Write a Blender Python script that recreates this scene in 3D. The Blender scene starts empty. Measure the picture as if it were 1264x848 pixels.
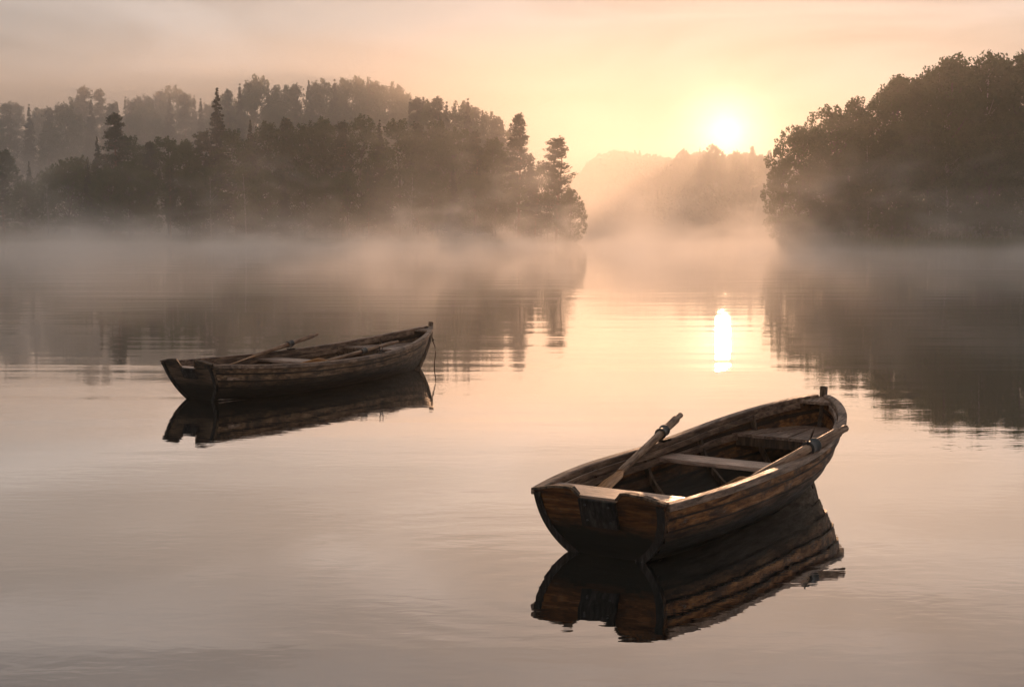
import bpy, math, random
import numpy as np
from mathutils import Vector, Matrix
R = math.radians
random.seed(7)
rng = np.random.default_rng(11)
scene = bpy.context.scene
COL = scene.collection

# ------------------------------------------------------------------ camera
F_PX, CAM_H = 1667.0, 2.2
PITCH = math.atan((424 - 285) / F_PX)
cam_d = bpy.data.cameras.new('camera')
cam = bpy.data.objects.new('camera', cam_d)
COL.objects.link(cam)
cam_d.sensor_width = 36.0
cam_d.lens = F_PX * 36.0 / 1264.0
cam_d.clip_start = 0.1
cam_d.clip_end = 5000
cam.location = (0, 0, CAM_H)
cam.rotation_euler = (R(90) - PITCH, 0, 0)
scene.camera = cam

# ------------------------------------------------------------------ sky, sun, exposure
SUN_AZ, SUN_EL = math.atan((893 - 632) / F_PX), R(4.0)
SUN_DIR = Vector((math.sin(SUN_AZ) * math.cos(SUN_EL), math.cos(SUN_AZ) * math.cos(SUN_EL), math.sin(SUN_EL)))
world = bpy.data.worlds.new("World")
scene.world = world
world.use_nodes = True
nt = world.node_tree
nt.nodes.clear()
def N(tree, kind, **kw):
    n = tree.nodes.new(kind)
    for k, v in kw.items():
        setattr(n, k, v)
    return n
def math_node(tree, op, a, b=None, clamp=False):
    n = N(tree, 'ShaderNodeMath', operation=op, use_clamp=clamp)
    for i, v in enumerate((a, b)):
        if v is None:
            continue
        if isinstance(v, (int, float)):
            n.inputs[i].default_value = v
        else:
            tree.links.new(v, n.inputs[i])
    return n.outputs[0]
def mix_rgb(tree, fac, a, b, blend='MIX'):
    n = N(tree, 'ShaderNodeMix', data_type='RGBA', blend_type=blend)
    for s, v in ((n.inputs[0], fac), (n.inputs[6], a), (n.inputs[7], b)):
        if isinstance(v, (int, float)):
            s.default_value = v
        elif isinstance(v, (tuple, list)):
            s.default_value = (*v[:3], 1)
        else:
            tree.links.new(v, s)
    return n.outputs[2]
def ramp(tree, fac, stops, interp='LINEAR'):
    n = N(tree, 'ShaderNodeValToRGB')
    n.color_ramp.interpolation = interp
    el = n.color_ramp.elements
    while len(el) < len(stops):
        el.new(0.5)
    for e, (p, c) in zip(el, stops):
        e.position = p
        e.color = (*c[:3], 1) if isinstance(c, (tuple, list)) else (c, c, c, 1)
    tree.links.new(fac, n.inputs[0])
    return n.outputs[0]

sky = N(nt, 'ShaderNodeTexSky', sky_type='NISHITA', sun_disc=False, sun_elevation=SUN_EL,
        sun_rotation=SUN_AZ, air_density=1.0, dust_density=1.0, ozone_density=1.0)
bg1 = N(nt, 'ShaderNodeBackground'); bg1.inputs[1].default_value = 0.05
nt.links.new(sky.outputs[0], bg1.inputs[0])
tc = N(nt, 'ShaderNodeTexCoord')
sep = N(nt, 'ShaderNodeSeparateXYZ'); nt.links.new(tc.outputs['Generated'], sep.inputs[0])
dot = N(nt, 'ShaderNodeVectorMath', operation='DOT_PRODUCT')
nt.links.new(tc.outputs['Generated'], dot.inputs[0]); dot.inputs[1].default_value = SUN_DIR
dotp = math_node(nt, 'MAXIMUM', dot.outputs['Value'], 0.0)
# veil of thin cloud that fills the dawn sky: peach towards the horizon, mauve grey above
veil = ramp(nt, sep.outputs['Z'], [(0.0, (.22, .18, .15)), (0.06, (.30, .25, .22)), (0.15, (.56, .505, .475)), (0.21, (.54, .46, .41)), (0.30, (.27, .245, .235)), (0.5, (.31, .30, .295)), (1.0, (.40, .40, .41))])
# thin streaky cloud
mp = N(nt, 'ShaderNodeMapping'); mp.inputs['Scale'].default_value = (2.2, 2.2, 12.0); mp.inputs['Rotation'].default_value = (0.12, 0.1, 0)
nt.links.new(tc.outputs['Generated'], mp.inputs[0])
cn = N(nt, 'ShaderNodeTexNoise'); cn.inputs['Scale'].default_value = 1.6; cn.inputs['Detail'].default_value = 5; cn.inputs['Distortion'].default_value = .6
nt.links.new(mp.outputs[0], cn.inputs[0])
cloud = ramp(nt, cn.outputs[0], [(0.34, 0.72), (0.50, .98), (0.68, 1.30)])
veil = mix_rgb(nt, 1.0, veil, cloud, 'MULTIPLY')
def glow(power, color, gain):
    p = math_node(nt, 'POWER', dotp, power)
    p = math_node(nt, 'MULTIPLY', p, gain)
    n = N(nt, 'ShaderNodeMix', data_type='RGBA', blend_type='MULTIPLY'); n.inputs[0].default_value = 1
    n.inputs[6].default_value = (*color, 1)
    nt.links.new(p, n.inputs[7])
    return n.outputs[2]
acc = veil
for pw, c, g in ((16, (1.0, .60, .48), .03), (500, (1.0, .66, .36), .22), (2200, (1.0, .80, .50), 1.15), (12000, (1.0, .88, .66), .9)):
    acc = mix_rgb(nt, 1.0, acc, glow(pw, c, g), 'ADD')
bg2 = N(nt, 'ShaderNodeBackground'); bg2.inputs[1].default_value = 1.02
nt.links.new(acc, bg2.inputs[0])
add = N(nt, 'ShaderNodeMixShader'); add.inputs[0].default_value = .86   # the veil hides most of the clear sky
nt.links.new(bg1.outputs[0], add.inputs[1]); nt.links.new(bg2.outputs[0], add.inputs[2])
wo = N(nt, 'ShaderNodeOutputWorld'); nt.links.new(add.outputs[0], wo.inputs[0])

sun_d = bpy.data.lights.new('sun', 'SUN')
sun_d.energy = 2.3
sun_d.angle = R(0.6)
sun_d.color = (1.0, .55, .30)
sun = bpy.data.objects.new('sun', sun_d)
COL.objects.link(sun)
sun.rotation_euler = (R(90 - 4.6), 0, R(180) - SUN_AZ)

scene.view_settings.view_transform = 'Standard'
scene.view_settings.look = 'None'
scene.view_settings.exposure = 0.0
scene.view_settings.gamma = 1.0
scene.view_settings.use_curve_mapping = False
scene.render.engine = 'CYCLES'
cy = scene.cycles
cy.use_denoising = True
cy.max_bounces = 8
cy.diffuse_bounces = 2
cy.glossy_bounces = 3
cy.transmission_bounces = 3
cy.transparent_max_bounces = 8
cy.volume_bounces = 3
cy.volume_max_steps = 256
cy.volume_step_rate = 1.0
cy.use_adaptive_sampling = True
cy.adaptive_threshold = 0.03
cy.sample_clamp_indirect = 6

# ------------------------------------------------------------------ object helpers
def link(name, me, parent=None, mat=None):
    o = bpy.data.objects.new(name, me)
    COL.objects.link(o)
    if parent is not None:
        o.parent = parent
    if mat is not None:
        me.materials.append(mat)
    return o
def tag(o, label=None, cat=None, group=None, kind=None):
    if label: o['label'] = label
    if cat: o['category'] = cat
    if group: o['group'] = group
    if kind: o['kind'] = kind
    return o
def empty(name, loc=(0, 0, 0), rz=0.0):
    o = bpy.data.objects.new(name, None)
    o.empty_display_size = 0.2
    COL.objects.link(o)
    o.location = loc
    o.rotation_euler = (0, 0, rz)
    return o
class MB:
    def __init__(s): s.v = []; s.f = []; s.sm = []
    def add(s, vs, fs, smooth=False):
        b = len(s.v)
        s.v += [tuple(p) for p in vs]
        s.f += [tuple(i + b for i in f) for f in fs]
        s.sm += [smooth] * len(fs)
    def grid(s, rows, smooth=True, close=False, flip=False):
        b = len(s.v); n = len(rows[0])
        for r in rows: s.v += [tuple(p) for p in r]
        for i in range(len(rows) - 1):
            for j in range(n if close else n - 1):
                k = (j + 1) % n
                f = (b + i * n + j, b + i * n + k, b + (i + 1) * n + k, b + (i + 1) * n + j)
                s.f.append(f[::-1] if flip else f); s.sm.append(smooth)
    def box(s, c, d, rot=None):
        hx, hy, hz = (q / 2 for q in d)
        vs = [Vector((x, y, z)) for x in (-hx, hx) for y in (-hy, hy) for z in (-hz, hz)]
        if rot is not None: vs = [rot @ v for v in vs]
        vs = [v + Vector(c) for v in vs]
        s.add(vs, [(0, 1, 3, 2), (4, 6, 7, 5), (0, 4, 5, 1), (2, 3, 7, 6), (0, 2, 6, 4), (1, 5, 7, 3)])
    def slab(s, poly, z0, z1, zf=None):
        n = len(poly)
        vs = [(p[0], p[1], z0 + (zf(p) if zf else 0)) for p in poly] + [(p[0], p[1], z1 + (zf(p) if zf else 0)) for p in poly]
        s.add(vs, [tuple(range(n))[::-1], tuple(range(n, 2 * n))] + [(i, (i + 1) % n, n + (i + 1) % n, n + i) for i in range(n)])
    def sweep(s, path, prof, smooth=False, up=Vector((0, 0, 1))):
        """closed profile (list of (side, up)) swept along path, capped"""
        path = [Vector(p) for p in path]; rows = []
        for i, p in enumerate(path):
            t = (path[min(i + 1, len(path) - 1)] - path[max(i - 1, 0)]).normalized()
            side = t.cross(up).normalized(); u = side.cross(t).normalized()
            pr = prof(i / (len(path) - 1)) if callable(prof) else prof
            rows.append([p + side * a + u * b for a, b in pr])
        b0 = len(s.v); n = len(rows[0])
        s.grid(rows, smooth, close=True)
        s.f.append(tuple(range(b0, b0 + n))[::-1]); s.sm.append(False)
        e = b0 + n * (len(rows) - 1)
        s.f.append(tuple(range(e, e + n))); s.sm.append(False)
    def tube(s, path, rad, seg=10, sx=1.0, sy=1.0):
        def prof(t):
            r = rad(t) if callable(rad) else rad
            if isinstance(r, tuple): a, b = r
            else: a, b = r * sx, r * sy
            return [(a * math.cos(2 * math.pi * k / seg), b * math.sin(2 * math.pi * k / seg)) for k in range(seg)]
        s.sweep(path, prof, True)
    def build(s, name, mat, parent=None, bevel=0.0):
        me = bpy.data.meshes.new(name)
        me.from_pydata(s.v, [], s.f)
        me.polygons.foreach_set('use_smooth', s.sm)
        me.update()
        import bmesh
        bm = bmesh.new(); bm.from_mesh(me)
        bmesh.ops.recalc_face_normals(bm, faces=bm.faces)
        if bevel:
            es = [e for e in bm.edges if len(e.link_faces) == 2 and e.calc_face_angle(0) > 0.7]
            bmesh.ops.bevel(bm, geom=es, offset=bevel, segments=2, affect='EDGES', clamp_overlap=True)
        bm.to_mesh(me); bm.free()
        return link(name, me, parent, mat)
def lerp(a, b, t): return a + (b - a) * t

# ------------------------------------------------------------------ materials
def new_mat(name):
    m = bpy.data.materials.new(name); m.use_nodes = True
    t = m.node_tree; t.nodes.clear()
    out = N(t, 'ShaderNodeOutputMaterial')
    return m, t, out
def wood(name, dark, mid, light, axis=0, rough=0.55, patch=0.5, wet=None, grain=1.0, spec=.4, laps=False):
    """weathered wood, grain along the given local axis"""
    m, t, out = new_mat(name)
    b = N(t, 'ShaderNodeBsdfPrincipled'); t.links.new(b.outputs[0], out.inputs[0])
    tc = N(t, 'ShaderNodeTexCoord')
    def noise(scale3, sc, detail=6, dist=0.0, rough_=.6):
        mp = N(t, 'ShaderNodeMapping'); mp.inputs['Scale'].default_value = scale3
        t.links.new(tc.outputs['Object'], mp.inputs[0])
        n = N(t, 'ShaderNodeTexNoise'); n.inputs['Scale'].default_value = sc; n.inputs['Detail'].default_value = detail
        n.inputs['Distortion'].default_value = dist; n.inputs['Roughness'].default_value = rough_
        t.links.new(mp.outputs[0], n.inputs[0]); return n.outputs[0]
    s3 = [7.5, 7.5, 7.5]; s3[axis] = .8
    g = noise(s3, 4.0 * grain, 8, 0.4, .65)
    col = ramp(t, g, [(0.37, dark), (0.5, mid), (0.63, light)])
    s3b = [3.0, 3.0, 3.0]; s3b[axis] = 1.2
    p = noise(s3b, 2.2, 9, 0.3, .72)
    pm = ramp(t, p, [(0.49, 0.0), (0.57, 1.0)])
    pm = math_node(t, 'MULTIPLY', pm, patch)
    col = mix_rgb(t, pm, col, tuple(c * .42 + .012 for c in dark))
    # greyed, bleached flecks
    q = noise(s3, 6.5, 6, 0.2, .8)
    qm = ramp(t, q, [(0.57, 0.0), (0.66, .6)])
    grey = sum(light) / 3
    col = mix_rgb(t, qm, col, (grey * .95, grey * .85, grey * .75))
    big = noise((1, 1, 1), 1.7, 3)
    col = mix_rgb(t, 1.0, col, ramp(t, big, [(0.3, .62), (0.7, 1.35)]), 'MULTIPLY')
    if laps:   # grime and painted-in shade along the laps, and each strake its own tone
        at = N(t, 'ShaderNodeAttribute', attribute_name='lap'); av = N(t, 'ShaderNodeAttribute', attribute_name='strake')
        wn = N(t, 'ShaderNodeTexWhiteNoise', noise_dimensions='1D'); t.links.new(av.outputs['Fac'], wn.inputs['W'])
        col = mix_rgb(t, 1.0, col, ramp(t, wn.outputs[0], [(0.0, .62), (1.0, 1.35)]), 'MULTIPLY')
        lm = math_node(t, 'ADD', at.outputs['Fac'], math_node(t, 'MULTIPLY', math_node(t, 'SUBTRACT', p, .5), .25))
        grime_shade = math_node(t, 'MAXIMUM', ramp(t, lm, [(.78, 0.0), (.90, 1.0)]), ramp(t, lm, [(.07, 1.0), (.16, 0.0)]))
        col = mix_rgb(t, grime_shade, col, (.012, .008, .006))
    if wet is not None:   # wet, slimy planking by the waterline
        sp = N(t, 'ShaderNodeSeparateXYZ'); t.links.new(tc.outputs['Object'], sp.inputs[0])
        w = math_node(t, 'ADD', sp.outputs['Z'], math_node(t, 'MULTIPLY', math_node(t, 'SUBTRACT', p, .5), .30))
        wm = ramp(t, w, [(max(wet - .05, 0), 1.0), (wet + .07, 0.0)])
        col = mix_rgb(t, wm, col, (.010, .010, .007))
    t.links.new(col, b.inputs['Base Color'])
    rr = ramp(t, g, [(0.3, rough + .18), (0.7, rough - .12)])
    t.links.new(rr, b.inputs['Roughness'])
    b.inputs['Specular IOR Level'].default_value = spec
    bp = N(t, 'ShaderNodeBump'); bp.inputs['Strength'].default_value = .55; bp.inputs['Distance'].default_value = .006
    t.links.new(math_node(t, 'ADD', g, math_node(t, 'MULTIPLY', p, .8)), bp.inputs['Height'])
    t.links.new(bp.outputs[0], b.inputs['Normal'])
    return m
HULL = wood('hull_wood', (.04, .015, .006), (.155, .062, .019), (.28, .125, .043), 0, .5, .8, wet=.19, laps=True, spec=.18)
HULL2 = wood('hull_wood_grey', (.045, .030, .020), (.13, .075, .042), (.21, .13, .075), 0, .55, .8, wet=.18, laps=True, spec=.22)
TRAN = wood('transom_wood', (.035, .013, .005), (.11, .041, .012), (.20, .083, .026), 1, .5, .7, wet=.22, spec=.18)
TRAN2 = wood('transom_wood_grey', (.035, .026, .020), (.095, .062, .040), (.15, .10, .065), 1, .55, .8, wet=.22, spec=.18)
RAIL = wood('rail_wood', (.07, .042, .028), (.22, .135, .090), (.38, .25, .18), 0, .46, .45, spec=.5)
RIBM = wood('rib_wood', (.03, .02, .013), (.10, .06, .035), (.17, .11, .07), 2, .6, .6)
SEAT = wood('seat_wood', (.16, .09, .062), (.44, .29, .22), (.58, .42, .33), 1, .34, .35, spec=.9)
DECK = wood('bow_deck_wood', (.11, .06, .04), (.27, .165, .12), (.50, .35, .27), 0, .34, .35, spec=.9)
FLOORM = wood('floor_wood', (.04, .03, .025), (.20, .15, .12), (.33, .26, .22), 0, .5, .5)
OARM = wood('oar_wood', (.12, .06, .032), (.29, .165, .095), (.43, .28, .18), 0, .45, .25, grain=1.6)
BLADE = wood('oar_blade_wood', (.20, .075, .018), (.42, .18, .05), (.52, .26, .085), 0, .4, .2)
PAD = wood('pad_wood', (.008, .007, .006), (.020, .018, .016), (.05, .045, .042), 2, .6, .6, spec=.2)
def simple(name, col, rough=.5, metal=0.0, var=.3, scale=30):
    m, t, out = new_mat(name)
    b = N(t, 'ShaderNodeBsdfPrincipled'); t.links.new(b.outputs[0], out.inputs[0])
    tc = N(t, 'ShaderNodeTexCoord')
    n = N(t, 'ShaderNodeTexNoise'); n.inputs['Scale'].default_value = scale; n.inputs['Detail'].default_value = 5
    t.links.new(tc.outputs['Object'], n.inputs[0])
    k = ramp(t, n.outputs[0], [(0.3, 1 - var), (0.7, 1 + var)])
    t.links.new(mix_rgb(t, 1.0, col, k, 'MULTIPLY'), b.inputs['Base Color'])
    b.inputs['Roughness'].default_value = rough; b.inputs['Metallic'].default_value = metal
    bp = N(t, 'ShaderNodeBump'); bp.inputs['Strength'].default_value = .3; bp.inputs['Distance'].default_value = .002
    t.links.new(n.outputs[0], bp.inputs['Height']); t.links.new(bp.outputs[0], b.inputs['Normal'])
    return m
IRON = simple('old_iron', (.06, .06, .062), .5, .7)
LEATHER = simple('collar_leather', (.045, .048, .05), .45, 0.0)
ROPE = simple('rope_fibre', (.12, .085, .055), .9, 0.0, .4, 120)
def leaf_mat(name, c1, c2):
    m, t, out = new_mat(name)
    oi = N(t, 'ShaderNodeObjectInfo')
    geo = N(t, 'ShaderNodeTexCoord')
    n = N(t, 'ShaderNodeTexNoise'); n.inputs['Scale'].default_value = .55; n.inputs['Detail'].default_value = 3
    t.links.new(geo.outputs['Object'], n.inputs[0])
    f = math_node(t, 'ADD', math_node(t, 'MULTIPLY', oi.outputs['Random'], .5), math_node(t, 'MULTIPLY', n.outputs[0], .5))
    c = ramp(t, f, [(0.2, c1), (0.8, c2)])
    d = N(t, 'ShaderNodeBsdfDiffuse'); tr = N(t, 'ShaderNodeBsdfTranslucent')
    t.links.new(c, d.inputs[0]); t.links.new(c, tr.inputs[0])
    mx = N(t, 'ShaderNodeMixShader'); mx.inputs[0].default_value = .35
    t.links.new(d.outputs[0], mx.inputs[1]); t.links.new(tr.outputs[0], mx.inputs[2])
    t.links.new(mx.outputs[0], out.inputs[0])
    return m
LEAF = leaf_mat('broad_leaves', (.040, .078, .020), (.075, .120, .034))
NEEDLE = leaf_mat('needles', (.028, .056, .024), (.048, .082, .034))
SPRUCE = leaf_mat('spruce_needles', (.022, .042, .024), (.040, .065, .034))
REED = leaf_mat('reed_leaves', (.08, .10, .03), (.16, .15, .06))
BARK = simple('bark', (.06, .045, .035), .9, 0, .4, 6)
PINEBARK = simple('pine_bark', (.16, .085, .05), .9, 0, .4, 5)
BIRCHBARK = simple('birch_bark', (.26, .25, .23), .8, 0, .45, 3)

# ------------------------------------------------------------------ terrain (one sheet, lake bed to the far hills)
def px2x(px, d): return (px - 632) / F_PX * d
def smooth(a, b, x):
    t = min(1, max(0, (x - a) / (b - a))); return t * t * (3 - 2 * t)
def shore_r(th):
    """distance of the waterline in the direction th (0 = +Y, clockwise)"""
    px = 632 + math.tan(th) * F_PX if abs(th) < 1.2 else (9999 if th > 0 else -9999)
    left = 236 + 10 * math.sin(px * .011) + 5 * math.sin(px * .037)
    mid = 880 + 12 * math.sin(px * .02)
    right = 172 + 5 * math.sin(px * .021) + 3 * math.sin(px * .05)
    r = lerp(left, mid, smooth(700, 745, px))
    r = lerp(r, right, smooth(925, 965, px))
    if abs(th) > .6:
        r = lerp(r, 300, smooth(.6, 1.3, abs(th)))
    return r
def px_of(th):
    return 632 + math.tan(th) * F_PX if abs(th) < 1.2 else (9999 if th > 0 else -9999)
def ridge(th, r):
    px = px_of(th)
    h = 16 + 3 * math.sin(px * .012) + 2.2 * math.sin(px * .043 + 1) + 1.6 * math.sin(px * .097)
    return h * smooth(1040, 1180, r)
def ground_z(x, y):
    r = math.hypot(x, y); th = math.atan2(x, y); s = shore_r(th)
    if r < s: return -2.2 * smooth(0, 14, s - r)
    k = r - s; px = px_of(th)
    mid = smooth(690, 760, px) * (1 - smooth(935, 975, px))
    rise = 7.5 * smooth(20, 190, k) * (1 - smooth(700, 760, px)) + 4.0 * smooth(5, 60, k) * smooth(930, 960, px) + 36 * mid * smooth(0, 150, k)
    return .9 * smooth(0, 6, k) + rise + ridge(th, r) + .4 * math.sin(x * .11) * math.sin(y * .09) * smooth(5, 20, k)
def build_ground():
    ths = []
    a = -math.pi
    while a < math.pi - 1e-6:
        ths.append(a); a += R(.5) if abs(a) < .55 else R(4)
    rad = [0, 60, 120, 150, 158, 162, 166, 169, 172, 175, 178, 182, 188, 196, 206, 216, 222, 226, 229, 232, 235, 238, 241, 244, 247, 251, 256, 264, 276, 292, 310, 335, 360, 375, 384, 391, 398, 406, 420, 440, 460, 470, 478, 486, 494, 505, 525, 560, 610, 670, 730, 790, 840, 858, 868, 876, 884, 892, 902, 915, 930, 950, 975, 1000, 1030, 1060, 1090, 1120, 1150, 1190, 1240, 1325]
    vs = [(0, 0, -2.2)]
    for r in rad[1:]:
        for t in ths:
            x, y = r * math.sin(t), r * math.cos(t)
            vs.append((x, y, ground_z(x, y)))
    n = len(ths); fs = [(0, 1 + (j + 1) % n, 1 + j) for j in range(n)]
    for i in range(len(rad) - 2):
        for j in range(n):
            k = (j + 1) % n; b = 1 + i * n
            fs.append((b + j, b + k, b + n + k, b + n + j))
    m = MB(); m.add(vs, fs, True)
    mt = simple('forest_floor', (.05, .055, .028), .95, 0, .5, .4)
    tag(m.build('ground', mt), kind='structure')
build_ground()

# ------------------------------------------------------------------ water
BOAT1 = (.584, 8.913, .982)
BOAT2 = (-4.179, 17.32, 1.004)
def build_water():
    m, t, out = new_mat('lake_water')
    tc = N(t, 'ShaderNodeTexCoord')
    def noise(scale3, sc, detail=3, dist=0.0, rot=0.0):
        mp = N(t, 'ShaderNodeMapping'); mp.inputs['Scale'].default_value = scale3; mp.inputs['Rotation'].default_value = (0, 0, rot)
        t.links.new(tc.outputs['Object'], mp.inputs[0])
        n = N(t, 'ShaderNodeTexNoise'); n.inputs['Scale'].default_value = sc; n.inputs['Detail'].default_value = detail
        n.inputs['Distortion'].default_value = dist; n.inputs['Roughness'].default_value = .5
        t.links.new(mp.outputs[0], n.inputs[0]); return n.outputs[0]
    small = noise((.35, 1.3, 1), 1.5, 3, .5, .08)           # short ripples, crests across the view
    swell = noise((.16, 1.0, 1), .55, 2, .3, -.05)
    fine = noise((1.0, 2.2, 1), 4.2, 2, .3, .2)
    patch = ramp(t, noise((.05, .09, 1), 1.0, 3, .8), [(0.40, 0.25), (0.62, 1.0)])   # breeze patches
    sp = N(t, 'ShaderNodeSeparateXYZ'); t.links.new(tc.outputs['Object'], sp.inputs[0])
    # open water off the boats carries more breeze than the sheltered water by the jetty
    open_ = N(t, 'ShaderNodeMapRange'); open_.inputs[1].default_value = 13; open_.inputs[2].default_value = 26
    open_.inputs[3].default_value = .22; open_.inputs[4].default_value = .45; open_.interpolation_type = 'SMOOTHSTEP'
    t.links.new(sp.outputs['Y'], open_.inputs[0])
    # faint rings spreading from the two hulls
    def rings(cx, cy_, freq, reach):
        mp = N(t, 'ShaderNodeVectorMath', operation='DISTANCE'); t.links.new(tc.outputs['Object'], mp.inputs[0]); mp.inputs[1].default_value = (cx, cy_, 0)
        w = math_node(t, 'SINE', math_node(t, 'MULTIPLY', math_node(t, 'ADD', mp.outputs['Value'], math_node(t, 'MULTIPLY', swell, .5)), freq))
        f = N(t, 'ShaderNodeMapRange'); f.inputs[1].default_value = .5; f.inputs[2].default_value = reach; f.inputs[3].default_value = 1; f.inputs[4].default_value = 0
        t.links.new(mp.outputs['Value'], f.inputs[0])
        return math_node(t, 'MULTIPLY', w, f.outputs[0])
    h = math_node(t, 'ADD', math_node(t, 'MULTIPLY', small, .11), math_node(t, 'MULTIPLY', swell, .70))
    h = math_node(t, 'ADD', h, math_node(t, 'MULTIPLY', fine, .012))
    h = math_node(t, 'MULTIPLY', h, math_node(t, 'MULTIPLY', patch, open_.outputs[0]))
    h = math_node(t, 'ADD', h, math_node(t, 'MULTIPLY', swell, .10))
    h = math_node(t, 'ADD', h, math_node(t, 'MULTIPLY', fine, .018))
    h = math_node(t, 'ADD', h, math_node(t, 'MULTIPLY', rings(.2, 8.2, 22, 3.8), .005))
    bp = N(t, 'ShaderNodeBump'); bp.inputs['Strength'].default_value = 1.0; bp.inputs['Distance'].default_value = .034
    t.links.new(h, bp.inputs['Height'])
    b = N(t, 'ShaderNodeBsdfPrincipled')
    b.inputs['Base Color'].default_value = (.012, .014, .012, 1); b.inputs['Roughness'].default_value = .9
    b.inputs['Specular IOR Level'].default_value = 0
    g = N(t, 'ShaderNodeBsdfGlossy', distribution='BECKMANN'); g.inputs['Roughness'].default_value = .008; g.inputs[0].default_value = (.97, .96, .95, 1)
    t.links.new(bp.outputs[0], g.inputs['Normal'])
    fr = N(t, 'ShaderNodeLayerWeight'); fr.inputs[0].default_value = .5   # calm dark water, mirror-like at these low angles
    t.links.new(bp.outputs[0], fr.inputs['Normal'])
    mx = N(t, 'ShaderNodeMixShader'); t.links.new(fr.outputs['Facing'], mx.inputs[0])
    t.links.new(b.outputs[0], mx.inputs[1]); t.links.new(g.outputs[0], mx.inputs[2]); t.links.new(mx.outputs[0], out.inputs[0])
    s = 1320
    w = MB(); n = 48
    w.add([(0, 0, 0)] + [(s * math.sin(2 * math.pi * k / n), s * math.cos(2 * math.pi * k / n), 0) for k in range(n)], [(0, 1 + k, 1 + (k + 1) % n) for k in range(n)])
    o = w.build('water', m)
    if o.data.polygons[0].normal.z < 0: o.data.flip_normals()
    tag(o, kind='structure')
build_water()

# ------------------------------------------------------------------ trees
def leaves_mesh(name, cen, size, mat, flat=0.0, droop=None):
    """many leaf-sized quads at the given centres"""
    n = len(cen)
    nrm = rng.normal(size=(n, 3)); nrm[:, 2] = nrm[:, 2] * (1 - flat) + flat * 2.0 * np.sign(nrm[:, 2] + .01)
    nrm /= np.linalg.norm(nrm, axis=1)[:, None]
    a = np.cross(nrm, rng.normal(size=(n, 3))); a /= np.linalg.norm(a, axis=1)[:, None]
    b = np.cross(nrm, a)
    s = (size * rng.uniform(.55, 1.35, n))[:, None]
    el = rng.uniform(.45, .9, n)[:, None]
    v = np.stack([cen - a * s, cen + b * s * el, cen + a * s, cen - b * s * el], axis=1).reshape(-1, 3)
    me = bpy.data.meshes.new(name)
    me.vertices.add(4 * n); me.loops.add(4 * n); me.polygons.add(n)
    me.vertices.foreach_set('co', v.astype(np.float32).ravel())
    me.loops.foreach_set('vertex_index', np.arange(4 * n, dtype=np.int32))
    me.polygons.foreach_set('loop_start', np.arange(0, 4 * n, 4, dtype=np.int32))
    me.update(calc_edges=True); me.materials.append(mat)
    return me
def limb_mesh(name, segs, mat):
    m = MB()
    for path, r0, r1 in segs:
        m.tube(path, lambda t, a=r0, b=r1: lerp(a, b, t), 6)
    o = m.build(name, mat); me = o.data; bpy.data.objects.remove(o); return me
def clumps(points, per, rad, squash=.7):
    out = []
    for (x, y, z, k) in points:
        n = max(8, int(per * k * k))
        d = rng.normal(size=(n, 3)); d /= np.linalg.norm(d, axis=1)[:, None]
        rr = rad * k * rng.uniform(.25, 1.0, n) ** .55
        p = d * rr[:, None]; p[:, 2] *= squash
        out.append(p + np.array([x, y, z]))
    return np.concatenate(out)
def top_of(me):
    return max(v.co.z for v in me.vertices)
def broadleaf(seed, H=18.0, W=5.2, low=.08):
    rs = np.random.default_rng(seed)
    pts = []; segs = [([(0, 0, -.6), (.15, .1, H * .3), (rs.normal() * .3, rs.normal() * .3, H * .62), (rs.normal() * .5, rs.normal() * .5, H * .9)], .24, .04)]
    for i in range(125):
        u = rs.uniform(0, 1) ** .85
        z = H * (low + (1 - low) * u)
        prof = W * (math.sin(math.pi * min(1, (u * .86 + .12))) ** .6) * (.72 + .5 * rs.uniform())
        a = rs.uniform(0, 2 * math.pi); rr = prof * rs.uniform(.35, 1.0) ** .6
        if u > .9: rr *= .6
        x, y = rr * math.cos(a), rr * math.sin(a)
        pts.append((x, y, z, rs.uniform(.45, 1.2)))
        if i % 3 == 0:
            zb = max(H * .12, z - rr * .8 - .8)
            segs.append(([(0, 0, zb), (x * .55, y * .55, lerp(zb, z, .6)), (x, y, z)], .07, .015))
    # sprays poking out of the crown
    for i in range(70):
        u = rs.uniform(.3, 1.02); a = rs.uniform(0, 2 * math.pi)
        prof = W * 1.1 * (max(.05, math.sin(math.pi * min(1, (u * .86 + .12)))) ** .6)
        x, y, z = prof * math.cos(a), prof * math.sin(a), H * (low + (1 - low) * u)
        for k in range(3):
            pts.append((x * (1 + .04 * k), y * (1 + .04 * k), z + .28 * k, .42 - .08 * k))
    c = clumps(pts, 120, 1.25, .75)
    return leaves_mesh('crown', c, .165, LEAF), limb_mesh('trunk', segs, BARK)
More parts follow.
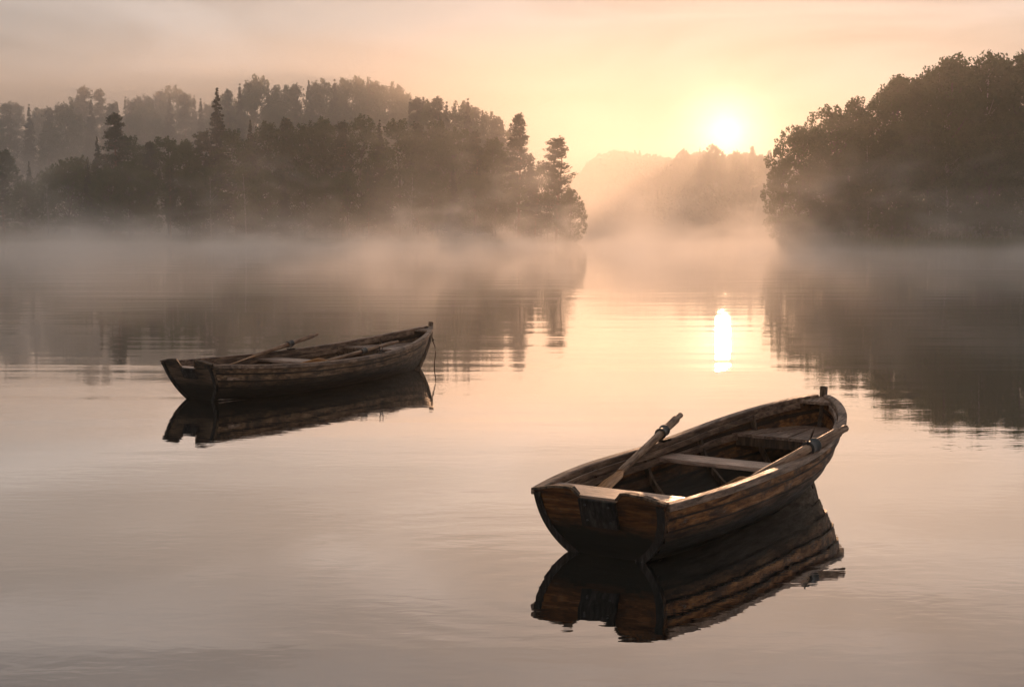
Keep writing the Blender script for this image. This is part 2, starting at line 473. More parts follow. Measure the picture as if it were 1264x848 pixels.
def pine(seed, H=22.0, W=3.6, start=.22):
    rs = np.random.default_rng(seed)
    pts = []; tx, ty = rs.normal() * .5, rs.normal() * .5
    segs = [([(0, 0, -.6), (tx * .3, ty * .3, H * .4), (tx, ty, H * .75), (tx * .8, ty * .8, H * .985)], .26, .05)]
    z = H * start
    while z < H * .97:
        u = (z / H - start) / (1 - start)
        reach = W * (1 - u) ** .55 * rs.uniform(.45, 1.15) * (.55 + .45 * min(1, u * 4))
        a0 = rs.uniform(0, 6.28)
        for k in range(rs.integers(2, 5)):
            a = a0 + k * 6.28 / 4 + rs.normal() * .3; L = reach * rs.uniform(.6, 1.1)
            x, y = L * math.cos(a), L * math.sin(a); up = .25 * L * rs.uniform(.2, 1.4)
            segs.append(([(tx * u, ty * u, z), (x * .6, y * .6, z + up * .4), (x, y, z + up)], .05, .012))
            for q in (0.5, .75, 1.0):
                pts.append((x * q, y * q, z + up * q + .15, (.45 + .35 * q) * rs.uniform(.7, 1.1)))
        z += rs.uniform(.22, .6)
    pts.append((tx * .8, ty * .8, H * .97, .6)); pts.append((tx * .8, ty * .8, H * .995, .3))
    c = clumps(pts, 75, .95, .6)
    return leaves_mesh('crown', c, .15, NEEDLE, .3), limb_mesh('trunk', segs, PINEBARK)
def spruce(seed, H=22.0, W=4.6):
    rs = np.random.default_rng(seed)
    segs = [([(0, 0, -.6), (0, 0, H * .5), (0, 0, H * .995)], .26, .03)]; cen = []
    z = H * .05
    while z < H * .985:
        u = z / H; L0 = W * (1 - u) ** .95 + .04
        nb = rs.integers(6, 9) if u < .85 else 5
        for k in range(nb):
            a = rs.uniform(0, 6.28); L = L0 * rs.uniform(.6, 1.12)
            n = int(14 + 55 * L / W)
            s = rs.uniform(.05, 1, n) ** .8
            wd = .38 * L * (1.1 - s) + .05
            off = rs.normal(size=n) * wd * .5
            x = s * L * math.cos(a) - off * math.sin(a); y = s * L * math.sin(a) + off * math.cos(a)
            zz = z + rs.normal() * .15 - .38 * L * s + .22 * L * s ** 3 - rs.uniform(0, .5, n) * (.3 + .25 * s) * min(1, L) + .0
            cen.append(np.stack([x, y, zz], 1))
            if L > .8: segs.append(([(0, 0, z), (L * .9 * math.cos(a), L * .9 * math.sin(a), z - .2 * L)], .035, .01))
        z += .24 + .2 * rs.uniform()
    return leaves_mesh('crown', np.concatenate(cen), .155, SPRUCE, .1), limb_mesh('trunk', segs, BARK)
def birch(seed, H=17.0, W=3.4):
    rs = np.random.default_rng(seed)
    pts = []; lx = rs.normal() * .8
    segs = [([(0, 0, -.6), (lx * .2, 0, H * .3), (lx * .7, .2, H * .65), (lx, .2, H * .96)], .17, .03)]
    for i in range(60):
        u = rs.uniform(.0, 1) ** .8; z = H * (.26 + .74 * u)
        prof = W * math.sin(math.pi * min(1, u * .8 + .17)) ** .7; a = rs.uniform(0, 6.28); rr = prof * rs.uniform(.2, 1) ** .6
        x, y = lx * u + rr * math.cos(a), rr * math.sin(a)
        pts.append((x, y, z, rs.uniform(.4, .95)))
        if i % 2 == 0: segs.append(([(lx * u * .7, 0, z - rr * .9), (x, y, z)], .035, .01))
    c = clumps(pts, 90, 1.25, .9)
    return leaves_mesh('crown', c, .19, LEAF), limb_mesh('trunk', segs, BIRCHBARK)
KINDS = {
    'broadleaf_tree': ([broadleaf(1), broadleaf(2, 18, 4.6), broadleaf(3, 18, 5.8), broadleaf(4, 18, 4.0)], 18.0),
    'pine_tree': ([pine(11), pine(12, 22, 3.0, .35), pine(13, 22, 4.0, .15)], 22.0),
    'spruce_tree': ([spruce(21), spruce(22, 22, 4.0)], 22.0),
    'birch_tree': ([birch(31), birch(32)], 17.0),
}
TOPS = {c.name: top_of(c) for ms_, _ in KINDS.values() for c, _t in ms_}
def plant_tree(kind, px, top, dist, label, group=None, var=None, wide=1.0):
    """a tree of its own; height follows from how tall it stands in the picture at its distance"""
    x = px2x(px, dist); y = dist
    gz = ground_z(x, y)
    tz = CAM_H + (285 - top) / F_PX * dist
    H = max(4.0, tz - gz)
    meshes, H0 = KINDS[kind]
    cr, tr = meshes[var if var is not None else random.randrange(len(meshes))]
    H0 = TOPS[cr.name]
    root = empty(kind, (x, y, gz), random.uniform(0, 6.28))
    s = H / H0
    w = (s * .35 + .65 * min(1.15, s)) * wide * random.uniform(.92, 1.12)
    root.scale = (w, w, s)
    tag(root, label, {'broadleaf_tree': 'tree', 'pine_tree': 'pine', 'spruce_tree': 'spruce', 'birch_tree': 'birch'}[kind], group)
    for nm, me in (('trunk', tr), ('crown', cr)):
        o = bpy.data.objects.new(nm, me); COL.objects.link(o); o.parent = root
    return root
B, P, S_, BI = 'broadleaf_tree', 'pine_tree', 'spruce_tree', 'birch_tree'
# --- trees the photograph lets one tell apart
plant_tree(P, 686, 168, 243, 'ragged pine at the right-hand tip of the left wood, lowest top of its skyline', var=2, wide=1.35)
plant_tree(P, 640, 141, 252, 'tall pine with flat open top, second from the right tip of the left wood', var=1, wide=1.15)
plant_tree(B, 704, 232, 240, 'low bushy tree at the waterside under the pine ending the left wood', var=3)
plant_tree(S_, 272, 111, 262, 'slender pointed spruce standing dark before the misty back row of the left wood', var=0, wide=1.15)
plant_tree(P, 146, 140, 262, 'lone flat-topped pine rising above the dark front row near the left edge', var=0, wide=1.2)
plant_tree(B, 984, 152, 178, 'sunlit open tree at the left end of the right wood, closest to the sun', var=2, wide=.95)
plant_tree(B, 964, 196, 175, 'small ragged tree leaning over the water at the left foot of the right wood', var=1, wide=.8)
plant_tree(B, 1168, 68, 180, 'tall leafy tree whose top juts from the crest mid-way along the right wood', var=3, wide=1.0)
plant_tree(BI, 305, 205, 239, 'pale-stemmed birch leaning at the shore under the pointed spruce', var=1)
plant_tree(P, 110, 108, 395, 'faint pine topping the misty back row at far left', var=0, wide=1.3)
# --- rows whose single trees nothing tells apart
def row(items, dist, kinds, label, group, jit=6):
    for i, (px, top) in enumerate(items):
        plant_tree(kinds[i % len(kinds)] if isinstance(kinds, (list, tuple)) else kinds, px, top, dist + random.uniform(-jit, jit), label, group)
# misty back rows of the left wood
G1 = 'misty trees along the back of the left wood'
row([(-60, 118), (-34, 128), (4, 120), (28, 126), (55, 134), (80, 129), (96, 122), (160, 122), (176, 120)], 400, [P, B, S_, P, B], 'misty tree in the pale back row of the left wood', G1, 12)
row([(128, 111), (202, 113), (222, 106), (244, 120), (190, 118), (262, 128)], 390, [P, P, B, S_], 'misty tree in the pale back row of the left wood', G1, 12)
row([(-70, 134), (-48, 130), (-20, 132), (-6, 128), (14, 128), (42, 131), (66, 133), (88, 130), (118, 122), (142, 126), (150, 128), (170, 124), (184, 126), (214, 118), (232, 116), (252, 124), (272, 122), (284, 118)], 372, [S_, P, B, S_, P], 'misty tree in the pale back row of the left wood', G1, 10)
# crest of the left wood
G2 = 'trees along the crest of the left wood'
lab2 = 'hazy tree on the crest of the left wood'
row([(286, 112), (300, 106), (312, 100), (322, 95), (334, 104), (344, 108), (354, 107), (368, 105), (384, 102), (392, 104), (402, 99), (416, 101), (426, 99), (436, 95), (446, 97), (456, 98), (466, 99), (478, 103), (486, 106), (494, 107), (502, 114)], 350, [P, S_, P, B, S_, P, B], lab2, G2, 12)
row([(508, 124), (516, 121), (524, 122), (534, 124), (542, 121), (552, 128), (562, 130), (570, 126), (578, 124), (586, 132), (596, 138), (604, 139), (612, 146), (620, 150), (630, 154)], 306, [S_, P, S_, B, P, S_, S_, B], lab2, G2, 9)
# middle rows
G3 = 'trees in the dark middle of the left wood'
lab3 = 'dark tree packed inside the left wood'
row([(-50, 170), (-20, 180), (10, 185), (40, 200), (70, 205)], 285, [B, P, B, S_], lab3, G3)
row([(100, 192), (124, 170), (165, 168), (188, 175), (210, 168), (232, 172), (252, 160), (292, 160), (312, 150), (334, 150), (356, 146), (378, 150), (402, 145), (424, 150), (448, 142), (470, 150), (494, 148), (516, 152), (540, 150), (562, 158), (586, 162), (608, 170), (655, 190), (668, 200)], 266, [B, S_, B, P, B, B, P], lab3, G3, 7)
# front row by the water
G4 = 'trees in the front row of the left wood along the water'
lab4 = 'low dark tree in the waterside row of the left wood'
row([(-70, 205), (-44, 215), (-18, 208), (8, 212), (34, 222), (62, 215), (88, 196), (112, 200), (138, 205), (162, 198), (186, 210), (212, 205), (238, 212), (262, 206), (330, 208), (352, 212), (378, 205), (404, 216), (430, 210), (456, 208), (482, 214), (508, 206), (534, 212), (560, 208), (586, 216), (612, 212), (636, 220), (660, 224), (676, 236)], 249, [B, B, B, P, B, BI, B, S_], lab4, G4, 4)
# right wood
G5 = 'trees along the crest of the right wood'
lab5 = 'leafy tree on the dark crest of the right wood'
row([(1004, 160), (1026, 130), (1040, 140), (1054, 121), (1076, 119), (1088, 108), (1102, 93), (1121, 94), (1134, 92), (1146, 79), (1158, 84), (1189, 83), (1207, 67), (1218, 78), (1229, 69), (1246, 76), (1262, 61), (1286, 60), (1310, 62), (1336, 66)], 186, [BI, B, BI, B, BI], lab5, G5, 4)
G6 = 'trees in the front row of the right wood along the water'
lab6 = 'dark leafy tree in the waterside row of the right wood'
row([(1000, 205), (1022, 190), (1046, 176), (1070, 170), (1094, 160), (1118, 150), (1142, 152), (1168, 140), (1192, 148), (1216, 140), (1240, 136), (1264, 140), (1290, 140), (1318, 140)], 180, [B, B, B, BI], lab6, G6, 2)
G8 = 'low bushes at the waterside of the right wood'
row([(972, 262), (990, 268), (1008, 262), (1026, 270), (1045, 264), (1062, 268), (1080, 260), (1099, 268), (1118, 262), (1136, 266), (1155, 258), (1174, 266), (1192, 262), (1211, 268), (1230, 260), (1250, 266), (1270, 262)], 174.5, B, 'low dark bush at the waterside under the right wood', G8, 1.2)
# middle bank, glowing in the mist below the sun
G7 = 'misty trees on the bank below the sun'
lab7 = 'faint misty tree on the bank below the sun'
row([(740, 238), (757, 232), (772, 222), (786, 214), (800, 218), (808, 205), (822, 208), (832, 196), (842, 184), (850, 190), (862, 183), (872, 190), (879, 178), (890, 189), (898, 192), (907, 186), (918, 190), (926, 181), (936, 191), (947, 186), (960, 194), (978, 192)], 945, [B, P, B, B, S_, P], lab7, G7, 8)
# --- the far wood on the ridge reads as one mass
def far_wood():
    cen = []
    for i in range(1500):
        th = math.atan((rng.uniform(640, 1060) - 632) / F_PX); r = rng.uniform(905, 1230) if i % 2 else rng.uniform(1080, 1230)
        x, y = r * math.sin(th), r * math.cos(th); g = ground_z(x, y)
        if g < .5: continue
        H = rng.uniform(11, 17); W = rng.uniform(2.5, 4.5); n = 130
        u = rng.uniform(0, 1, n); a = rng.uniform(0, 6.28, n)
        cone = rng.uniform() < .4
        pr = W * ((1 - u) if cone else np.sin(np.pi * np.clip(u * .85 + .12, 0, 1)) ** .6) * rng.uniform(.5, 1.1, n)
        cen.append(np.stack([x + pr * np.cos(a), y + pr * np.sin(a), g + .5 + u * H], 1))
    me = leaves_mesh('far_wood', np.concatenate(cen), .95 * 1.1, NEEDLE)
    tag(link('far_wood', me), 'far wooded ridge fading into the glowing haze between the two woods', 'wood', kind='stuff')
far_wood()
# --- reeds and grass at the waterline
def reeds():
    vs, fs = [], []
    def blade(x, y, z, h, a):
        b = len(vs); w = .035; c, s = math.cos(a) * w, math.sin(a) * w; l = rng.normal() * .18 * h; l2 = rng.normal() * .18 * h
        vs.extend([(x - c, y - s, z), (x + c, y + s, z), (x + c * .7 + l * .4, y + s * .7 + l2 * .4, z + h * .6), (x + l, y + l2, z + h)])
        fs.append((b, b + 1, b + 2)); fs.append((b, b + 2, b + 3))
    for i in range(15000):
        px = rng.uniform(955, 1330) if i % 3 else rng.uniform(-60, 712)
        th = math.atan((px - 632) / F_PX); r = shore_r(th) + rng.normal() * 1.3 + .3
        x, y = r * math.sin(th), r * math.cos(th)
        blade(x, y, min(ground_z(x, y), 0.0) - .05 if ground_z(x, y) < .05 else ground_z(x, y) - .05, rng.uniform(.5, 1.5) * (1.1 if px > 940 else .8), rng.uniform(0, 3.14))
    me = bpy.data.meshes.new('reeds'); me.from_pydata(vs, [], fs); me.update()
    tag(link('reeds', me, mat=REED), 'green reeds and grass fringing the shore of both woods', 'reeds', kind='stuff')
reeds()

# ------------------------------------------------------------------ boats
class Hull:
    def __init__(s, L, w0, bm, sm, pw, e2, zs, zm, zb, m, ex, keel=.09, rake=.17):
        s.rake = rake
        s.L, s.w0, s.bm, s.sm, s.pw, s.e2, s.zs, s.zm, s.zb, s.m, s.ex, s.keel = L, w0, bm, sm, pw, e2, zs, zm, zb, m, ex, keel
    def b(s, t):
        if t < s.sm: return s.w0 + (s.bm - s.w0) * (1 - ((s.sm - t) / s.sm) ** 2)
        return max(.014, s.bm * max(0, 1 - ((t - s.sm) / (1 - s.sm)) ** s.pw) ** s.e2)
    def sheer(s, t):
        return s.zm + (s.zs - s.zm) * ((s.m - t) / s.m) ** 2 if t < s.m else s.zm + (s.zb - s.zm) * ((t - s.m) / (1 - s.m)) ** s.ex
    def kz(s, t): return -s.keel - .03 * math.sin(math.pi * t) + (.10 * ((t - .82) / .18) ** 2 if t > .82 else 0)
    def p(s, t, u, off=0.0):
        """u: 0 keel .. 1 sheer; off: outwards"""
        def yz(u):
            d = 1 - max(u, 0) ** 1.5
            q = t ** 3
            a = lerp(2.3, 1.15, q); e = lerp(.58, 1.05, q)
            return s.b(t) * max(0, 1 - d ** a) ** e, s.sheer(t) + (s.kz(t) - s.sheer(t)) * d, d
        y, z, d = yz(u)
        y1, z1, _ = yz(max(0, u - .03)); y2, z2, _ = yz(min(1, u + .03))
        ty, tz = y2 - y1, z2 - z1; l = math.hypot(ty, tz) or 1
        ny, nz = tz / l, -ty / l
        x = s.L * t - .34 * t ** 6 * d ** 1.7 + s.rake * d * (1 - t) ** 7
        if u <= 0 and off: ny, nz = 0, -1
        return x, y + ny * off, z + nz * off
    def inner_y(s, x, z):
        t = min(1, max(0, x / s.L))
        lo, hi = 0.0, 1.0
        for _ in range(24):
            mid = (lo + hi) / 2
            if s.p(t, mid)[2] < z: lo = mid
            else: hi = mid
        return max(.0, s.p(t, lo)[1] - .020)
def build_boat(h, pose, label, mats, spec):
    root = empty('rowing_boat', (pose[0], pose[1], 0), pose[2])
    tag(root, label, 'rowing boat')
    hull_m, tran_m = mats
    NS, NP, T = 44, 8, .016
    QS = (0, .3, .7, .86, 1)
    # clinker planking: each strake laps outside the one below
    m = MB()
    for sgn in (1, -1):
        outer, inner = [], []
        for i in range(NS + 1):
            t = i / NS
            ro, ri = [], []
            fade = .022 if t < .93 else .022 * (1 - t) / .07
            for k in range(NP):
                u0, u1 = k / NP, (k + 1) / NP
                for q in QS:
                    u = lerp(u0, u1, q); off = fade * (1 - q)
                    x, y, z = h.p(t, u, off if k else 0.0)
                    ro.append((x, sgn * max(y, .006), z))
                    x, y, z = h.p(t, u, -T + off * .8)
                    ri.append((x, sgn * max(y, .001), max(z, h.kz(t) + T)))
            outer.append(ro); inner.append(ri)
        m.grid(outer, False); m.grid(inner, False, flip=True)
        m.grid([[outer[i][-1], inner[i][-1]] for i in range(NS + 1)], False)
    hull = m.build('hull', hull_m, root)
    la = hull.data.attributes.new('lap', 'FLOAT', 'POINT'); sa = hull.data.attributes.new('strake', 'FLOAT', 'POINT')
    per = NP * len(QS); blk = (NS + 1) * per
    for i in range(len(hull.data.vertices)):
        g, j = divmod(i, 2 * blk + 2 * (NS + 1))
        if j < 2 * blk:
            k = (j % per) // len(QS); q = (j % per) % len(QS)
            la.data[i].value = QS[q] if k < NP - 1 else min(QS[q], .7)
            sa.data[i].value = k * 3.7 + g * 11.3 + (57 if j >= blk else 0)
    # rails
    for sgn in (1, -1):
        m = MB()
        m.sweep([Vector(h.p(t, 1, .012)) * 1 for t in np.linspace(0.0, .995, 50)] if sgn > 0 else [Vector((p[0], -p[1], p[2])) for p in (h.p(t, 1, .012) for t in np.linspace(0.0, .995, 50))],
                [(-.040, -.028), (.034, -.028), (.036, .014), (.024, .020), (-.032, .020), (-.040, .012)])
        m.build('gunwale', RAIL, root, .003)
        m = MB()   # inwale strip with a shadow gap under the rail
        m.sweep([Vector((q[0], sgn * max(q[1] - .05, 0), q[2] - .045)) for q in (h.p(t, 1) for t in np.linspace(.02, .95, 44))], [(-.010, -.022), (.010, -.022), (.010, .022), (-.010, .022)])
        m.build('inwale', RAIL, root)
        m = MB()   # riser that carries the seats
        zr = spec['seat_z'] - .035
        pts = []
        for t in np.linspace(.04, .9, 36):
            x = h.L * t; z = zr + max(0, (spec['deck_z'] - spec['seat_z'])) * smooth(.55, .78, t)
            pts.append((x, sgn * (h.inner_y(x, z) - .016), z))
        m.sweep(pts, [(-.024, -.024), (.024, -.024), (.024, .024), (-.024, .024)])
        m.build('riser', RAIL, root)
        # bent frames
        for x in spec['ribs']:
            t = x / h.L; path = []
            for u in np.linspace(.1, .97, 16):
                q = h.p(t, u, -.034); path.append((q[0], sgn * max(q[1], .01), q[2]))
            m = MB(); m.sweep(path, [(-.020, -.019), (.020, -.019), (.020, .019), (-.020, .019)], up=Vector((1, 0, 0)))
            m.build('rib', RIBM, root)
    # keel and stem
    m = MB()
    path = [h.p(t, 0) for t in np.linspace(.0, 1, 30)] + [h.p(1, u) for u in np.linspace(.08, 1, 14)]
    path = [(q[0] + (.012 if i >= 30 else 0), 0, q[2] - (.02 if i < 28 else 0)) for i, q in enumerate(path)]
    tp = path[-1]
    path.append((tp[0] + .012, 0, tp[2] + spec['post']))
    m.sweep(path, [(-.024, -.034), (.024, -.034), (.028, .03), (-.028, .03)], up=Vector((-.3, 0, 1)))
    m.build('stem_post', RIBM, root, .003)
    # breasthook across the bow
    m = MB(); t0 = .955
    pts = [(h.p(t, 1)[0], h.p(t, 1)[1] - .02) for t in np.linspace(t0, .995, 6)]
    poly = [(x, max(y, 0.004)) for x, y in pts] + [(x, -max(y, 0.004)) for x, y in pts[::-1]]
    m.slab(poly, h.sheer(.97) - .03, h.sheer(.97) - .002, lambda p: (p[0] / h.L - .97) * .75)
    m.build('breasthook', RAIL, root, .003)
    # transom with raised shoulders and a motor notch
    b0 = h.p(0, 1)[1] + .012
    side = [(h.p(0, u)[1] + .010, h.p(0, u)[2]) for u in np.linspace(0, 1, 22)]
    nt_, ear = spec['notch'] * b0, spec['ear']
    zt = h.zs
    top = [(b0 + .012, zt + .012), (b0 * .88, zt + ear * .45), (b0 * .70, zt + ear * .85), (nt_ + .085, zt + ear), (nt_ + .045, zt + ear * .95), (nt_, zt + spec['dip'])]
    half = side[1:] + top
    outline = [(0, side[0][1])] + half + [(-y, z) for y, z in half[::-1]]
    def tx(z, back=0.0):
        d = (h.sheer(0) - z) / (h.sheer(0) - h.kz(0)); return h.rake * d - back
    n = len(outline)
    m = MB()
    m.add([(tx(z, .028), y, z) for y, z in outline] + [(tx(z, -.012), y, z) for y, z in outline],
          [tuple(range(n)), tuple(range(n, 2 * n))[::-1]] + [(i, n + i, n + (i + 1) % n, (i + 1) % n) for i in range(n)])
    tr = m.build('transom', tran_m, root, .003)
    for sg in (1, -1):   # dark capping along the shoulders
        m = MB()
        m.sweep([(tx(z) - .008, sg * y, z + .004) for y, z in [top[0], top[1], top[2], top[3], top[4], (nt_ + .004, zt + spec['dip'] + .008)]], [(-.030, -.006), (.030, -.006), (.030, .010), (-.030, .010)])
        m.build('transom_cap', RIBM, root)
    m = MB()   # dark motor pad
    pz0, pz1 = zt - spec['pad'], zt + spec['dip'] + .004
    rot = Matrix.Rotation(math.atan(-h.rake / (h.sheer(0) - h.kz(0))), 3, 'Y')
    m.box(((tx(pz0) + tx(pz1)) / 2 - .040, 0, (pz0 + pz1) / 2), (.026, nt_ * 1.9, pz1 - pz0), rot)
    pad = m.build('motor_pad', PAD, root, .004)
    for by in (-.6, .6):
        for bz in (.25, .78):
            m = MB(); zz_ = lerp(pz0, pz1, bz); m.tube([(tx(zz_) - .052, nt_ * by, zz_), (tx(zz_) - .062, nt_ * by, zz_)], .008, 8)
            m.build('bolt', IRON, pad)
    # corner straps down the transom edge
    for sg in (1, -1):
        m = MB()
        m.sweep([(tx(z) - .036, sg * (y - .028), z) for y, z in side[6:]], [(-.026, -.006), (.026, -.006), (.026, .008), (-.026, .008)], up=Vector((-1, 0, 0)))
        m.build('corner_post', PAD, root)
    # stern seat, thwart, bow deck
    z = spec['stern_z']; x1 = spec['stern_x']
    d_ = (h.sheer(0) - z) / (h.sheer(0) - h.kz(0)); xs = np.linspace(.022 + h.rake * d_ + h.rake * .05, x1 + h.rake * .1, 6)
    m = MB(); m.slab([(x, h.inner_y(x, z - .02)) for x in xs] + [(x, -h.inner_y(x, z - .02)) for x in xs[::-1]], z - .03, z)
    m.build('stern_seat', SEAT, root, .004)
    z = spec['seat_z']; a, b_ = spec['thwart']
    m = MB(); m.slab([(a, h.inner_y(a, z - .03)), (b_, h.inner_y(b_, z - .03)), (b_, -h.inner_y(b_, z - .03)), (a, -h.inner_y(a, z - .03))], z - .032, z)
    m.build('thwart', SEAT, root, .004)
    z = spec['deck_z']; a = spec['deck_x']; tipx = h.L * .955
    ya = h.inner_y(a, z - .03)
    fr = [-1, -.56, -.12, .24, .62, 1] if spec.get('planks', True) else [-1, -.3, .3, 1]
    for j in range(len(fr) - 1):
        def edge(f, gap):
            out = []
            for x in np.linspace(a, tipx, 8):
                if abs(f) == 1: y = f * h.inner_y(x, z - .02)
                else: y = (f * ya * (1 - (x - a) / (tipx - a)) ** 1.0) + gap * (1 if x < tipx - .3 else .4)
                out.append((x, y))
            return out
        e0 = edge(fr[j], .009); e1 = edge(fr[j + 1], -.009)
        e0 = [(x, min(y, e1[i][1] - .0008)) for i, (x, y) in enumerate(e0)]
        m = MB(); dz = random.uniform(-.002, .002); m.slab(e0 + e1[::-1], z - .024 + dz, z + dz)
        m.build('bow_deck_plank', DECK, root)
    m = MB(); m.box((a + .03, 0, z - .065), (.028, 2 * h.inner_y(a, z - .09) - .01, .075)); m.build('deck_beam', RIBM, root)
    # floorboards
    zf = .03
    for j, f in enumerate((-.30, -.10, .10, .30)):
        w = .185
        m = MB(); pts1, pts2 = [], []
        for x in np.linspace(.25, h.L * .80, 10):
            lim = h.inner_y(x, zf) - .01
            c = f * h.bm / .62
            pts1.append((x, max(-lim, min(lim, c - w * h.bm / .62 / 2)))); pts2.append((x, max(-lim, min(lim, c + w * h.bm / .62 / 2 + .002))))
        pts2 = [(x, max(y, pts1[i][1] + .004)) for i, (x, y) in enumerate(pts2)]
        m.slab(pts1 + pts2[::-1], zf - .018, zf + .002 * j); m.build('floorboard', FLOORM, root)
    # oarlocks
    for (x, sgn, zo) in spec['locks']:
        t = x / h.L; y = h.b(t) * sgn; zz = h.sheer(t) + .014
        m = MB()
        m.box((x, y - sgn * .006, zz + .010), (.13, .060, .018))
        m.build('oarlock_block', PAD, root, .003)
        m = MB()
        m.tube([(x, y, zz), (x, y, zz + .040)], .009, 8)
        arc = [(x + .040 * math.cos(a_), y, zz + .076 + .040 * math.sin(a_)) for a_ in np.linspace(R(-215), R(35), 14)]
        m.tube(arc, .007, 8)
        m.build('oarlock', IRON, root)
    # knees between seat and side
    for x in spec['knees']:
        for sgn in (1, -1):
            z0 = spec['seat_z']; yo = h.inner_y(x, z0 + .05)
            m = MB()
            vs = []
            for xx in (x - .015, x + .015):
                vs += [(xx, sgn * (yo - .15), z0 + .003), (xx, sgn * yo, z0 + .003), (xx, sgn * (h.b(x / h.L) - .045), h.sheer(x / h.L) - .045), (xx, sgn * (yo - .035), z0 + .06)]
            m.add(vs, [(0, 1, 2, 3), (7, 6, 5, 4), (0, 4, 5, 1), (1, 5, 6, 2), (2, 6, 7, 3), (3, 7, 4, 0)])
            m.build('knee', RIBM, root)
    return root
def to_world(pose, p):
    c, s = math.cos(pose[2]), math.sin(pose[2])
    return Vector((pose[0] + c * p[0] - s * p[1], pose[1] + s * p[0] + c * p[1], p[2]))
def build_oar(pose, grip, tip, collar_at, label, group, blade_roll=0.0, blade_len=.62, thick=1.0):
    g, e = to_world(pose, grip), to_world(pose, tip)
    d = (e - g); L = d.length; d.normalize()
    q = d.to_track_quat('X', 'Z').to_matrix().to_4x4() @ Matrix.Rotation(blade_roll, 4, 'X')
    root = empty('oar', g); root.rotation_euler = q.to_euler()
    tag(root, label, 'oar', group)
    def rs(t):
        x = t * L
        if x < .13: return .0175 * thick
        if x < .18: return lerp(.0175, .0265, (x - .13) / .05) * thick
        return lerp(.0265, .019, min(1, (x - .18) / (L - .5))) * thick
    m = MB(); m.tube([(x, 0, 0) for x in list(np.linspace(.135, .20, 5)) + list(np.linspace(.25, L - blade_len + .08, 14))], lambda t: rs((t * (L - blade_len - .055) + .135) / L), 12)
    m.build('shaft', OARM, root)
    m = MB(); m.tube([(0, 0, 0), (.004, 0, 0), (.02, 0, 0), (.07, 0, 0), (.135, 0, 0), (.14, 0, 0)], lambda t: (.012 if t < .1 else (.0185 if t < .3 else .0175)) * thick, 12)
    m.build('grip', OARM, root)
    m = MB(); c0 = collar_at
    m.tube([(c0 - .062, 0, 0), (c0 - .055, 0, 0), (c0 - .05, 0, 0), (c0 + .05, 0, 0), (c0 + .055, 0, 0), (c0 + .062, 0, 0)], lambda t: (.036 if (t < .3 or t > .7) else .031) * thick, 14)
    m.build('collar', LEATHER, root)
    m = MB()
    xs = np.linspace(L - blade_len, L, 12); rows = []
    for x in xs:
        u = (x - xs[0]) / blade_len
        w = lerp(.021, .085, smooth(0, .40, u)) if u < .85 else lerp(.085, .070, (u - .85) / .15)
        th = lerp(.019, .007, smooth(0, .5, u))
        rows.append([(x, w * math.cos(a), th * math.sin(a)) for a in np.linspace(0, 2 * math.pi, 13)[:-1]])
    b0 = len(m.v); m.grid(rows, True, close=True)
    m.f.append(tuple(range(12))); m.sm.append(False); k = 12 * 11; m.f.append(tuple(range(k, k + 12))[::-1]); m.sm.append(False)
    m.build('blade', BLADE, root)
    return root

H1 = Hull(4.09, .489, .625, .29, 3.6, .80, .417, .445, .69, .42, 1.6)
boat1 = build_boat(H1, BOAT1, 'weathered orange-brown clinker rowing boat in the right foreground, stern towards the viewer', (HULL, TRAN),
    dict(seat_z=.37, deck_z=.43, ribs=(.95, 1.75, 2.65, 3.4), post=.085, notch=.30, ear=.055, dip=-.004, pad=.205, stern_z=.418, stern_x=.34,
         thwart=(1.92, 2.2), deck_x=3.12, locks=((2.13, 1, 0), (2.2, -1, 0)), knees=()))
build_oar(BOAT1, (2.66, .735, .620), (.42, .30, .315), .55, 'wooden oar leaning over the far rail of the orange-brown foreground boat', 'oars', R(15), .70, 1.35)
build_oar(BOAT1, (2.85, -.665, .598), (.72, -.475, .325), .62, 'wooden oar lying along the near side of the orange-brown foreground boat, handle over the rail', 'oars', R(80), .6, 1.65)
H2 = Hull(5.317, .43, .84, .33, 2.2, .84, .49, .405, .655, .40, 2.4, rake=.30)
boat2 = build_boat(H2, BOAT2, 'grey-brown wooden rowing boat afloat on the left, farther out in the mist', (HULL2, TRAN2),
    dict(seat_z=.345, deck_z=.415, ribs=(1.2, 2.4, 3.7, 4.5), post=.075, notch=.30, ear=.05, dip=-.055, pad=.20, stern_z=.41, stern_x=.36, planks=False,
         thwart=(2.1, 2.5), deck_x=3.8, locks=((2.85, 1, 0), (3.05, -1, 0)), knees=()))
build_oar(BOAT2, (3.62, .93, .60), (1.25, .56, .33), .78, 'wooden oar slanting up over the far side of the grey-brown boat on the left', 'oars', R(15), .75, 1.35)
build_oar(BOAT2, (3.85, -.46, .535), (1.3, -.70, .345), .95, 'wooden oar lying low along the near side of the grey-brown boat on the left', 'oars', R(80), .75, 1.2)
# mooring rope hanging from the bow of the left boat into the water
m = MB()
x0 = H2.L + .035
pts = [(x0 - .02, 0, .60), (x0 + .02, -.004, .56), (x0 + .01, .0, .50), (x0 + .02, -.01, .43), (x0 + .05, -.03, .33), (x0 + .065, -.035, .22), (x0 + .04, -.03, .10), (x0 + .03, -.03, -.05)]
m.tube(pts, .009, 8)
m.tube([(x0 + .005, -.02, .44), (x0 + .02, -.005, .415), (x0 + .03, -.02, .435), (x0 + .015, -.01, .46)], .011, 8)
o = m.build('mooring_rope', ROPE)
o.location = (BOAT2[0], BOAT2[1], 0); o.rotation_euler = (0, 0, BOAT2[2])
tag(o, 'thin old rope hanging from the bow of the left boat into the water', 'rope')

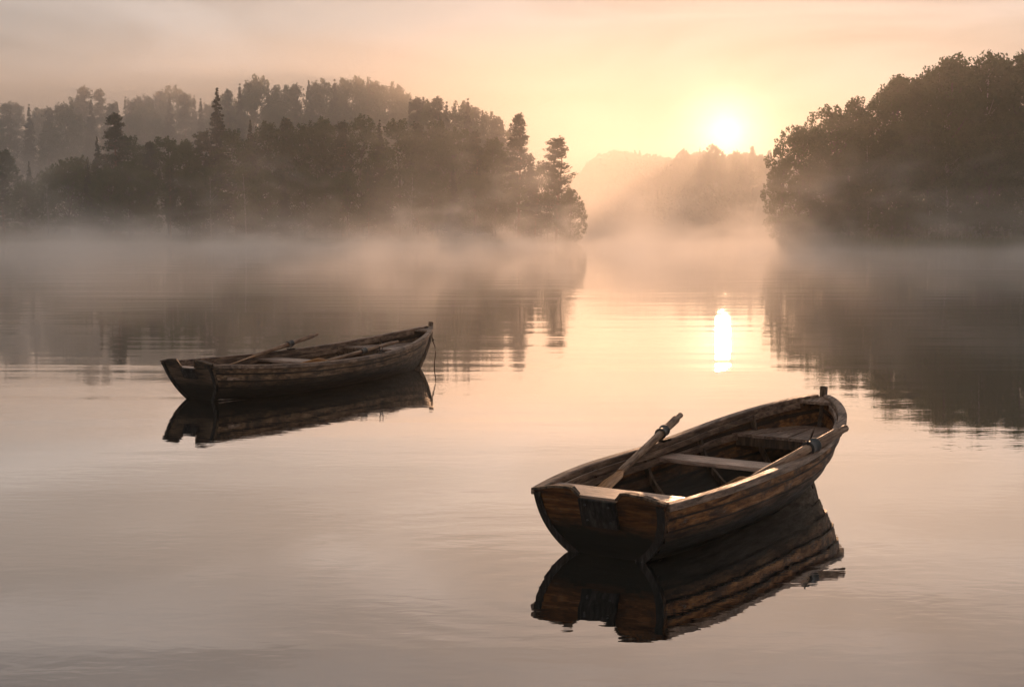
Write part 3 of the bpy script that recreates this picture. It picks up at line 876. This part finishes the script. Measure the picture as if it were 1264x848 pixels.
# ------------------------------------------------------------------ air
def volume_box(name, lo, hi, mat, label):
    m = MB(); m.box([(a + b) / 2 for a, b in zip(lo, hi)], [b - a for a, b in zip(lo, hi)])
    o = m.build(name, mat); tag(o, label, 'mist' if name != 'haze' else 'haze', kind='stuff'); return o
hz, t, out = new_mat('haze_air')
v = N(t, 'ShaderNodeVolumePrincipled')
v.inputs['Color'].default_value = (.96, .96, .95, 1); v.inputs['Density'].default_value = .00058; v.inputs['Anisotropy'].default_value = .68
t.links.new(v.outputs[0], out.inputs['Volume'])
volume_box('haze', (-1350, -1350, -4), (1350, 1350, 84), hz, 'pale morning haze filling the air over the whole lake')
# low mist drifting over the open water, and a deeper bank of fog in the valley behind the front trees
def mist_mat(name, scale3, lo, hi, floor_, fall_k, near_a, near_b, dens, aniso, step=.2, rise=0.0, side=None):
    ms, t, out = new_mat(name)
    v = N(t, 'ShaderNodeVolumePrincipled')
    v.inputs['Color'].default_value = (.99, .955, .92, 1); v.inputs['Anisotropy'].default_value = aniso
    tc = N(t, 'ShaderNodeTexCoord')
    mp = N(t, 'ShaderNodeMapping'); mp.inputs['Scale'].default_value = scale3
    t.links.new(tc.outputs['Object'], mp.inputs[0])
    nz = N(t, 'ShaderNodeTexNoise'); nz.inputs['Scale'].default_value = 1.0; nz.inputs['Detail'].default_value = 3.5; nz.inputs['Distortion'].default_value = .35
    t.links.new(mp.outputs[0], nz.inputs[0])
    wisp = ramp(t, nz.outputs[0], [(lo, floor_), (hi, 1.0)])
    sp = N(t, 'ShaderNodeSeparateXYZ'); t.links.new(tc.outputs['Object'], sp.inputs[0])
    # where the mist is thick it also stands higher, so it rises in wisps
    kk = math_node(t, 'SUBTRACT', fall_k, math_node(t, 'MULTIPLY', wisp, fall_k * rise))
    fall = math_node(t, 'EXPONENT', math_node(t, 'MULTIPLY', math_node(t, 'MULTIPLY', sp.outputs['Z'], kk), -1.0))
    near = N(t, 'ShaderNodeMapRange'); near.interpolation_type = 'SMOOTHSTEP'
    near.inputs[1].default_value = near_a; near.inputs[2].default_value = near_b; near.inputs[3].default_value = 0; near.inputs[4].default_value = 1
    t.links.new(sp.outputs['Y'], near.inputs[0])
    dn = math_node(t, 'MULTIPLY', math_node(t, 'MULTIPLY', wisp, fall), near.outputs[0])
    if side:   # thins out sideways too
        sd = N(t, 'ShaderNodeMapRange'); sd.interpolation_type = 'SMOOTHSTEP'
        sd.inputs[1].default_value = side[0]; sd.inputs[2].default_value = side[1]; sd.inputs[3].default_value = 0; sd.inputs[4].default_value = 1
        t.links.new(sp.outputs['X'], sd.inputs[0]); dn = math_node(t, 'MULTIPLY', dn, sd.outputs[0])
    t.links.new(math_node(t, 'MULTIPLY', dn, dens), v.inputs['Density'])
    t.links.new(v.outputs[0], out.inputs['Volume'])
    ms.cycles.volume_step_rate = step
    return ms
volume_box('mist', (-130, 28, .01), (130, 252, 14), mist_mat('lake_mist', (.17, .04, .26), .42, .68, .16, 1.5, 22, 75, .034, .55, .4, .86), 'low white mist drifting and rising in wisps over the open water')
volume_box('fog_bank', (-290, 254, .02), (70, 520, 44), mist_mat('valley_fog', (.02, .012, .03), .35, .65, .55, .012, 254, 292, .0108, .7, .9, 0, (55, -15)), 'pale fog bank lying in the valley behind the front trees below the sun')
